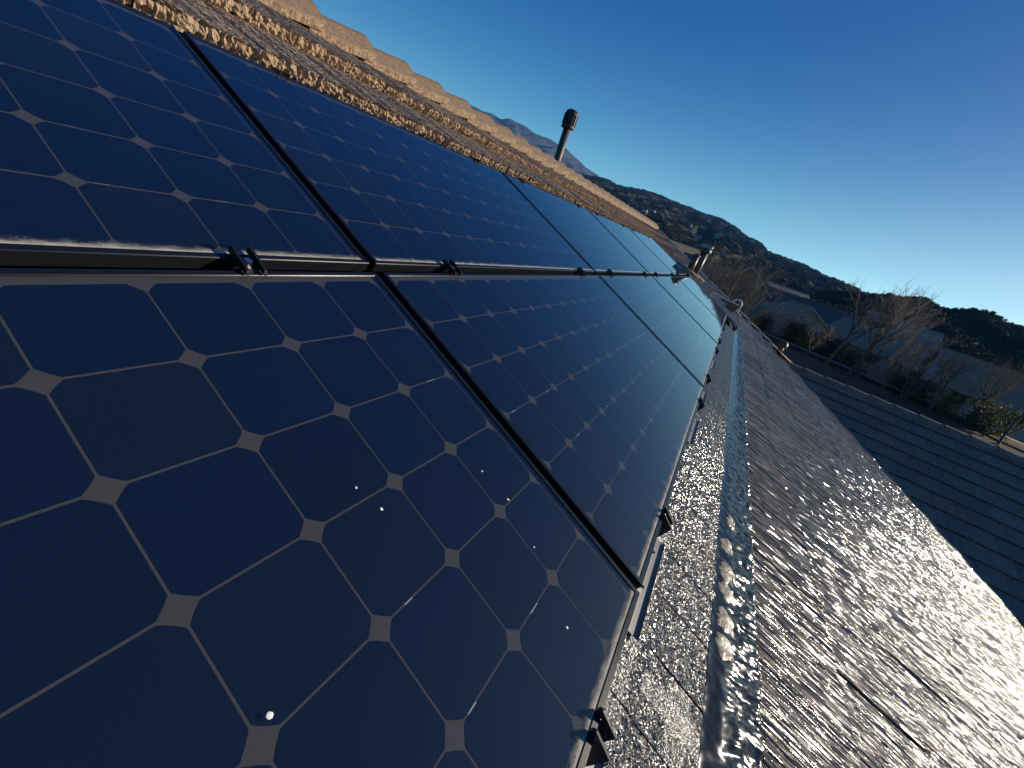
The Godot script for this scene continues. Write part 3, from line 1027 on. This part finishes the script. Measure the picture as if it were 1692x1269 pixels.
# A gabled house: x along its ridge, z across, origin on the ground at its middle.
func gabled(called: String, label: String, pos: Vector3, turn: float, w: float, d: float, eave: float, ridge: float, wall: Material, roof: Material, windows := true, group := "") -> Node3D:
	var o := thing(called, label, "house", Transform3D(Basis(Vector3.UP, turn).scaled(Vector3(0.92, 0.88, 0.92)), pos), group)
	var st := start()
	prism(st, PackedVector2Array([Vector2(-d * 0.5, 0), Vector2(-d * 0.5, eave), Vector2(0, ridge - 0.12), Vector2(d * 0.5, eave), Vector2(d * 0.5, 0)]), -w * 0.5, w * 0.5, Transform3D(Basis(Vector3(0, 0, 1), Vector3(0, 1, 0), Vector3(-1, 0, 0)), Vector3.ZERO))
	part(o, "wall", done(st), wall)
	var ov := 0.45
	var run := d * 0.5
	var rise := ridge - eave
	var slope := sqrt(run * run + rise * rise)
	var ang := atan2(rise, run)
	for s in [-1.0, 1.0]:
		st = start()
		# courses of tiles step down the slope
		var n := int(slope / 0.42) + 1
		for k in n:
			var b := Basis(Vector3.RIGHT, s * ang)
			var z := (k + 0.5) / n * (slope + ov)
			obox(st, Transform3D(b * Basis(Vector3.RIGHT, s * 0.06), Vector3(0, ridge, 0) + b * Vector3(0, 0.02, s * z)), Vector3(w * 0.5 + ov, 0.05, (slope + ov) / n * 0.53))
		part(o, "roof", done(st), roof)
	st = start()
	obox(st, Transform3D(Basis.IDENTITY, Vector3(0, ridge + 0.09, 0)), Vector3(w * 0.5 + ov, 0.06, 0.14))
	part(o, "ridge_cap", done(st), roof)
	st = start()
	for s in [-1.0, 1.0]:
		for e in [-1.0, 1.0]:
			var b := Basis(Vector3.RIGHT, s * ang)
			obox(st, Transform3D(b, Vector3(e * (w * 0.5 + ov + 0.03), ridge - 0.06, 0) + b * Vector3(0, 0, s * (slope + ov) * 0.5)), Vector3(0.03, 0.10, (slope + ov) * 0.5))
	part(o, "fascia", done(st), M.trim)
	if windows:
		var faces := [[Vector3(0, 0, d * 0.5), 0.0, w], [Vector3(0, 0, -d * 0.5), PI, w], [Vector3(w * 0.5, 0, 0), PI * 0.5, d], [Vector3(-w * 0.5, 0, 0), -PI * 0.5, d]]
		for f in faces:
			var count: int = maxi(1, int(f[2] / 3.6))
			for k in count:
				var x: float = (k + 0.5) / count * f[2] - f[2] * 0.5
				var xf := Transform3D(Basis(Vector3.UP, f[1]), f[0]) * Transform3D(Basis.IDENTITY, Vector3(x, 1.55, 0))
				st = start()
				for q in [[Vector3(-0.65, -0.6, 0), Vector3(-0.57, 0.6, 0.06)], [Vector3(0.57, -0.6, 0), Vector3(0.65, 0.6, 0.06)], [Vector3(-0.57, 0.52, 0), Vector3(0.57, 0.6, 0.06)], [Vector3(-0.57, -0.6, 0), Vector3(0.57, -0.52, 0.06)], [Vector3(-0.03, -0.52, 0), Vector3(0.03, 0.52, 0.05)]]:
					box(st, q[0], q[1])
				var fr := part(o, "window", done(st), M.trim, xf)
				st = start()
				box(st, Vector3(-0.57, -0.52, 0.005), Vector3(0.57, 0.52, 0.02))
				part(fr, "pane", done(st), M.window)
	return o

func build_neighbours() -> void:
	mat("trim", lin(0.36, 0.32, 0.27), 0.7)
	mat("window", lin(0.02, 0.025, 0.03), 0.12)
	var stucco := [mat("stucco_tan", lin(0.42, 0.33, 0.23), 0.9), mat("stucco_brown", lin(0.25, 0.18, 0.125), 0.9), mat("stucco_grey", lin(0.40, 0.34, 0.27), 0.9)]
	var roofs := [mat("roof_brown", lin(0.20, 0.145, 0.10), 0.85, 0.0, 0.25), mat("roof_grey", lin(0.30, 0.225, 0.150), 0.85, 0.0, 0.2), mat("roof_slate", lin(0.10, 0.092, 0.085), 0.8, 0.0, 0.25), mat("roof_tan", lin(0.24, 0.20, 0.155), 0.75)]
	for m in roofs:
		m.uv1_triplanar = true
		m.uv1_scale = Vector3(0.4, 0.4, 0.4)
	var g := GROUND + 1.3
	var face := func(az: float) -> float: return -deg_to_rad(az) - PI * 0.5
	# nearest two-storey house behind the leafless clump, its gable towards the panels
	gabled("house", "brown two storey house with dark roof behind the leafless tree clump", out_at(-3.2, 55.0, g), face.call(-3.2), 7.0, 8.0, 3.6, 6.1, stucco[1], roofs[0])
	gabled("house", "brown house with steep gable beside the leafless tree clump", out_at(0.9, 49.0, g), face.call(0.9) + PI * 0.5, 9.0, 4.8, 5.0, 6.9, stucco[1], roofs[0])
	gabled("house", "tan house with grey gable roof below the far hillside town", out_at(-8.0, 78.0, g), face.call(-8.0) + 0.5, 9.0, 9.0, 4.9, 7.7, stucco[0], roofs[1])
	gabled("house", "low house with dark slate roof behind the small white gable", out_at(7.0, 84.0, g), face.call(7.0), 14.0, 10.0, 3.4, 5.7, stucco[2], roofs[2])
	gabled("house", "small pale house with its gable end beside the yellow green tree", out_at(7.3, 66.0, g), face.call(7.3) + PI * 0.5 + 0.3, 9.0, 7.0, 2.7, 4.8, stucco[2], roofs[1])
	gabled("house", "tan roofed house peeping over the slate roof", out_at(5.2, 110.0, g), face.call(5.2) + 0.6, 10.0, 8.0, 4.0, 6.9, stucco[0], roofs[3])
	gabled("house", "tan house with brown roof behind the long grey roof", out_at(10.8, 96.0, g), face.call(10.8), 13.0, 9.0, 3.3, 5.9, stucco[0], roofs[0])
	gabled("house", "long single storey house with weathered grey roof behind bare trees", out_at(16.6, 66.0, g), face.call(16.6) - 0.22, 13.0, 10.0, 2.5, 5.0, stucco[0], roofs[1])
	gabled("house", "house with grey roof and pale eave beside the end of the long roof", out_at(23.6, 60.0, g), face.call(23.6) + 0.25, 8.5, 10.0, 2.4, 5.6, stucco[2], roofs[1])
	gabled("house", "distant house with pale ridge on the rise behind the long grey roof", out_at(16.0, 118.0, g), face.call(16.0) + 0.2, 13.0, 8.0, 5.2, 8.3, stucco[2], roofs[3])
	gabled("house", "house with tan roof beyond the grey roof with pale eave", out_at(28.5, 72.0, g), face.call(28.5), 12.0, 9.0, 2.5, 5.0, stucco[0], roofs[3])
	# block garden walls
	for q in [[5.6, 63.0, 6.0, 1.7, "pale block garden wall in front of the small pale house"], [11.0, 62.0, 8.0, 1.6, "pale block garden wall between the pale house and the long roof"], [21.0, 56.0, 10.0, 1.5, "block garden wall in front of the grey roof with pale eave"], [1.8, 60.0, 7.0, 1.6, "block garden wall below the leafless tree clump"]]:
		var o := thing("garden_wall", q[4], "wall", Transform3D(Basis(Vector3.UP, face.call(q[0]) + 0.15), out_at(q[0], q[1], g)), "garden walls")
		var st := start()
		box(st, Vector3(-q[2] * 0.5, -0.3, -0.1), Vector3(q[2] * 0.5, q[3], 0.1))
		part(o, "blocks", done(st), M.concrete)
		st = start()
		box(st, Vector3(-q[2] * 0.5 - 0.03, q[3], -0.13), Vector3(q[2] * 0.5 + 0.03, q[3] + 0.07, 0.13))
		part(o, "coping", done(st), M.trim)
	# little houses of the town on the lower slopes of the middle hills
	var r := RandomNumberGenerator.new()
	r.seed = 515
	for k in 46:
		var az := r.randf_range(-15.0, 3.0)
		var t := r.randf_range(0.12, 0.62)
		var p := hill_at(MID_LINE, 1900.0, 0.17, az, t, hills.mid, 42.0)
		gabled("hillside_house", "tiny pale house among trees of the far hillside town", p - Vector3(0, 1.5, 0), r.randf() * TAU, r.randf_range(9, 15), r.randf_range(8, 11), 5.0, 8.0, [M.trim, stucco[0], stucco[2]][k % 3], roofs[[1, 3, 0][k % 3]], false, "houses of the far hillside town")

# ------------------------------------------------------------------ trees and shrubs
func grow(st: SurfaceTool, twigs: SurfaceTool, r: RandomNumberGenerator, from: Vector3, dir: Vector3, length: float, radius: float, level: int) -> void:
	var pts := [from]
	var rad := [radius]
	var d := dir
	var n := 3
	for k in n:
		d = (d + Vector3(r.randf_range(-1, 1), r.randf_range(-0.3, 0.9), r.randf_range(-1, 1)) * 0.13).normalized()
		pts.append(pts[k] + d * length / n)
		rad.append(maxf(radius * (1.0 - 0.4 * (k + 1) / n), 0.0065))
	tube(st if level < 2 else twigs, pts, rad, 6 if level < 2 else 3, false)
	if level >= 4:
		return
	var kids: int = [4, 4, 4, 3][level]
	for k in kids:
		var t := r.randf_range(0.35, 1.0)
		var i := mini(int(t * n), n - 1)
		var p: Vector3 = (pts[i] as Vector3).lerp(pts[i + 1], t * n - i)
		var a := r.randf() * TAU
		var side := d.cross(Vector3(cos(a), 0.2, sin(a))).normalized()
		var nd := (d * r.randf_range(0.75, 1.1) + side * r.randf_range(0.45, 0.9) + Vector3(0, 0.22, 0)).normalized()
		grow(st, twigs, r, p, nd, length * r.randf_range(0.5, 0.72), radius * 0.5, level + 1)

func bare_shape(seed_: int, stems: int) -> Array:
	var r := RandomNumberGenerator.new()
	r.seed = seed_
	var st := start(true)
	var tw := start(true)
	for k in stems:
		var lean := Vector3(r.randf_range(-0.3, 0.3), 1.0, r.randf_range(-0.3, 0.3)) if stems > 1 else Vector3(0.04, 1, -0.05)
		grow(st, tw, r, Vector3(r.randf_range(-0.3, 0.3), -0.2, r.randf_range(-0.3, 0.3)) if stems > 1 else Vector3(0, -0.2, 0), lean.normalized(), 3.9 if stems > 1 else 3.4, 0.085 if stems > 1 else 0.14, 0)
	return [done(st), done(tw)]

# A clump of leaf-sized faces filling an uneven blob about a metre across.
func leaf_clump(seed_: int, leaves: int, size: float) -> ArrayMesh:
	var r := RandomNumberGenerator.new()
	r.seed = seed_
	var nz := noise(seed_, 1.6)
	var st := start()
	for k in leaves:
		var d := Vector3(r.randf_range(-1, 1), r.randf_range(-1, 1), r.randf_range(-1, 1)).normalized()
		var reach := (0.62 + 0.5 * nz.get_noise_3dv(d * 1.3)) * pow(r.randf(), 0.35)
		var p := d * reach + Vector3(0, 0.55, 0)
		if p.y < 0.0:
			p.y = -p.y * 0.5
		var a := Vector3(r.randf_range(-1, 1), r.randf_range(-1, 1), r.randf_range(-1, 1)).normalized() * size
		var b := a.cross(Vector3(r.randf_range(-1, 1), r.randf_range(-1, 1), r.randf_range(-1, 1)).normalized()).normalized() * size * 0.6
		tri(st, p - a, p + b, p + a)
		tri(st, p - a, p + a, p - b)
	return done(st)

func build_plants() -> void:
	var bark := mat("bark", lin(0.11, 0.088, 0.066), 0.9)
	var pale := mat("pale_bark", lin(0.24, 0.20, 0.16), 0.85)
	var twig := mat("twigs", lin(0.13, 0.10, 0.075), 0.9)
	var shapes := [bare_shape(1, 4), bare_shape(2, 1), bare_shape(3, 1), bare_shape(4, 3)]
	# azimuth, distance, height scale, shape, label
	var trees := [
		[0.0, 34.0, 1.00, 0, "pale stemmed leafless tree clump in front of the steep gable", true],
		[1.4, 37.0, 0.95, 3, "leafless tree clump leaning beside the steep gabled brown house", true],
		[-3.2, 40.0, 0.88, 3, "smaller leafless tree clump left of the steep brown gable", true],
		[10.2, 50.0, 0.72, 1, "thin leafless tree in front of the pale garden wall", false],
		[12.3, 48.0, 1.2, 2, "tall leafless tree rising above the hill beside the long grey roof", false],
		[14.9, 50.0, 1.25, 0, "tall many stemmed leafless tree rising over the long grey roof", false],
		[17.6, 49.0, 0.85, 1, "leafless tree before the middle of the long grey roof", false],
		[19.6, 50.0, 0.8, 3, "leafless tree clump at the end of the long grey roof", false],
		[21.8, 50.0, 0.85, 2, "leafless tree before the grey roof with pale eave", false],
		[24.6, 52.0, 0.82, 0, "many stemmed leafless tree beside the grey roof with pale eave", false],
		[27.0, 48.0, 0.75, 1, "leafless tree beyond the wing's ridge, past the grey roofs", false]]
	for t in trees:
		var o := thing("bare_tree", t[4], "tree", Transform3D(Basis(Vector3.UP, t[0] * 2.3).scaled(Vector3.ONE * t[2]), out_at(t[0], t[1], land_y(t[1]))), "leafless trees")
		part(o, "trunk", shapes[t[3]][0], pale if t[5] else bark)
		part(o, "crown", shapes[t[3]][1], twig)
	var clumps := [leaf_clump(11, 900, 0.055), leaf_clump(12, 900, 0.055)]
	var small := leaf_clump(13, 130, 0.16)
	var greens := [mat("leaves_green", lin(0.05, 0.065, 0.022), 0.8), mat("leaves_dark", lin(0.03, 0.04, 0.018), 0.8), mat("leaves_yellow", lin(0.15, 0.12, 0.03), 0.8), mat("leaves_orange", lin(0.20, 0.085, 0.02), 0.8)]
	for m in greens:
		m.backlight_enabled = true
		m.backlight = Color(0.25, 0.25, 0.1)
	var shrubs := [[3.9, 58.0, 1.1, 3, "small orange leaved shrub beside the garden path"], [8.2, 60.0, 2.4, 0, "rounded green shrub against the small pale house"], [9.8, 58.0, 2.1, 2, "yellow green shrub beside the pale garden wall"], [4.8, 60.0, 1.7, 1, "dark shrub behind the orange leaved one"], [11.9, 59.0, 2.2, 1, "dark shrub before the long grey roof"], [14.0, 57.0, 1.8, 0, "green shrub under the tall many stemmed tree"], [18.6, 54.0, 1.6, 1, "dark low shrub at the end of the long grey house"], [20.4, 53.0, 1.9, 0, "green shrub beside the block wall near the pale eave"], [22.5, 52.0, 1.7, 2, "yellowish shrub before the house with pale eave"], [25.5, 50.0, 2.4, 1, "broad dark shrub beyond the wing's ridge"], [-1.5, 42.0, 2.2, 1, "dark shrub at the foot of the leafless tree clumps"], [2.4, 45.0, 2.0, 1, "dark shrub beside the steep gabled brown house"]]
	for q in shrubs:
		var o := thing("shrub", q[4], "shrub", Transform3D(Basis(Vector3.UP, q[0]).scaled(Vector3.ONE * q[2]), out_at(q[0], q[1], land_y(q[1]))), "garden shrubs")
		part(o, "foliage", clumps[int(q[1]) % 2], greens[q[3]])
		var st := start()
		tube(st, [Vector3(0, -0.15, 0), Vector3(0.03, 0.3, 0.02), Vector3(0.1, 0.6, 0.05)], [0.04, 0.03, 0.015], 5)
		part(o, "stem", done(st), bark)
	# scrub covering the hills, past counting
	var scrub := mat("scrub", lin(0.030, 0.036, 0.020), 0.9)
	var r := RandomNumberGenerator.new()
	r.seed = 606
	for set_ in [["near_scrub", NEAR_LINE, 420.0, 0.42, "near", 7.0, 9000, 0.7, 2.4, 8.0, 40.0], ["mid_scrub", MID_LINE, 1900.0, 0.17, "mid", 42.0, 16000, 2.5, 7.0, -24.0, 16.0]]:
		var mm := MultiMesh.new()
		mm.transform_format = MultiMesh.TRANSFORM_3D
		mm.mesh = small
		mm.instance_count = set_[6]
		for k in int(set_[6]):
			var az := r.randf_range(set_[9], set_[10])
			var t := pow(r.randf(), 0.8)
			var p := hill_at(set_[1], set_[2], set_[3], az, t, hills[set_[4]], set_[5])
			var s := r.randf_range(set_[7], set_[8])
			mm.set_instance_transform(k, Transform3D(Basis(Vector3.UP, r.randf() * TAU).scaled(Vector3(s, s * 0.7, s)), p - Vector3(0, s * 0.15, 0)))
		var o := MultiMeshInstance3D.new()
		o.name = set_[0]
		o.multimesh = mm
		o.material_override = scrub
		o.set_meta("kind", "stuff")
		tag(o, "dark scrub and trees covering the nearer hill" if set_[0] == "near_scrub" else "dark chaparral scrub covering the middle hills", "scrub")
		add_child(o)

func _ready() -> void:
	rng.seed = 20240
	rb = Basis(Vector3(1, 0, 0), Vector3(0, cos(deg_to_rad(PITCH)), sin(deg_to_rad(PITCH))), Vector3(0, -sin(deg_to_rad(PITCH)), cos(deg_to_rad(PITCH))))
	set_camera()
	set_light()
	make_materials()
	build_land()
	build_house()
	build_panels()
	build_rails()
	build_vents()
	build_droppings()
	build_neighbours()
	build_plants()
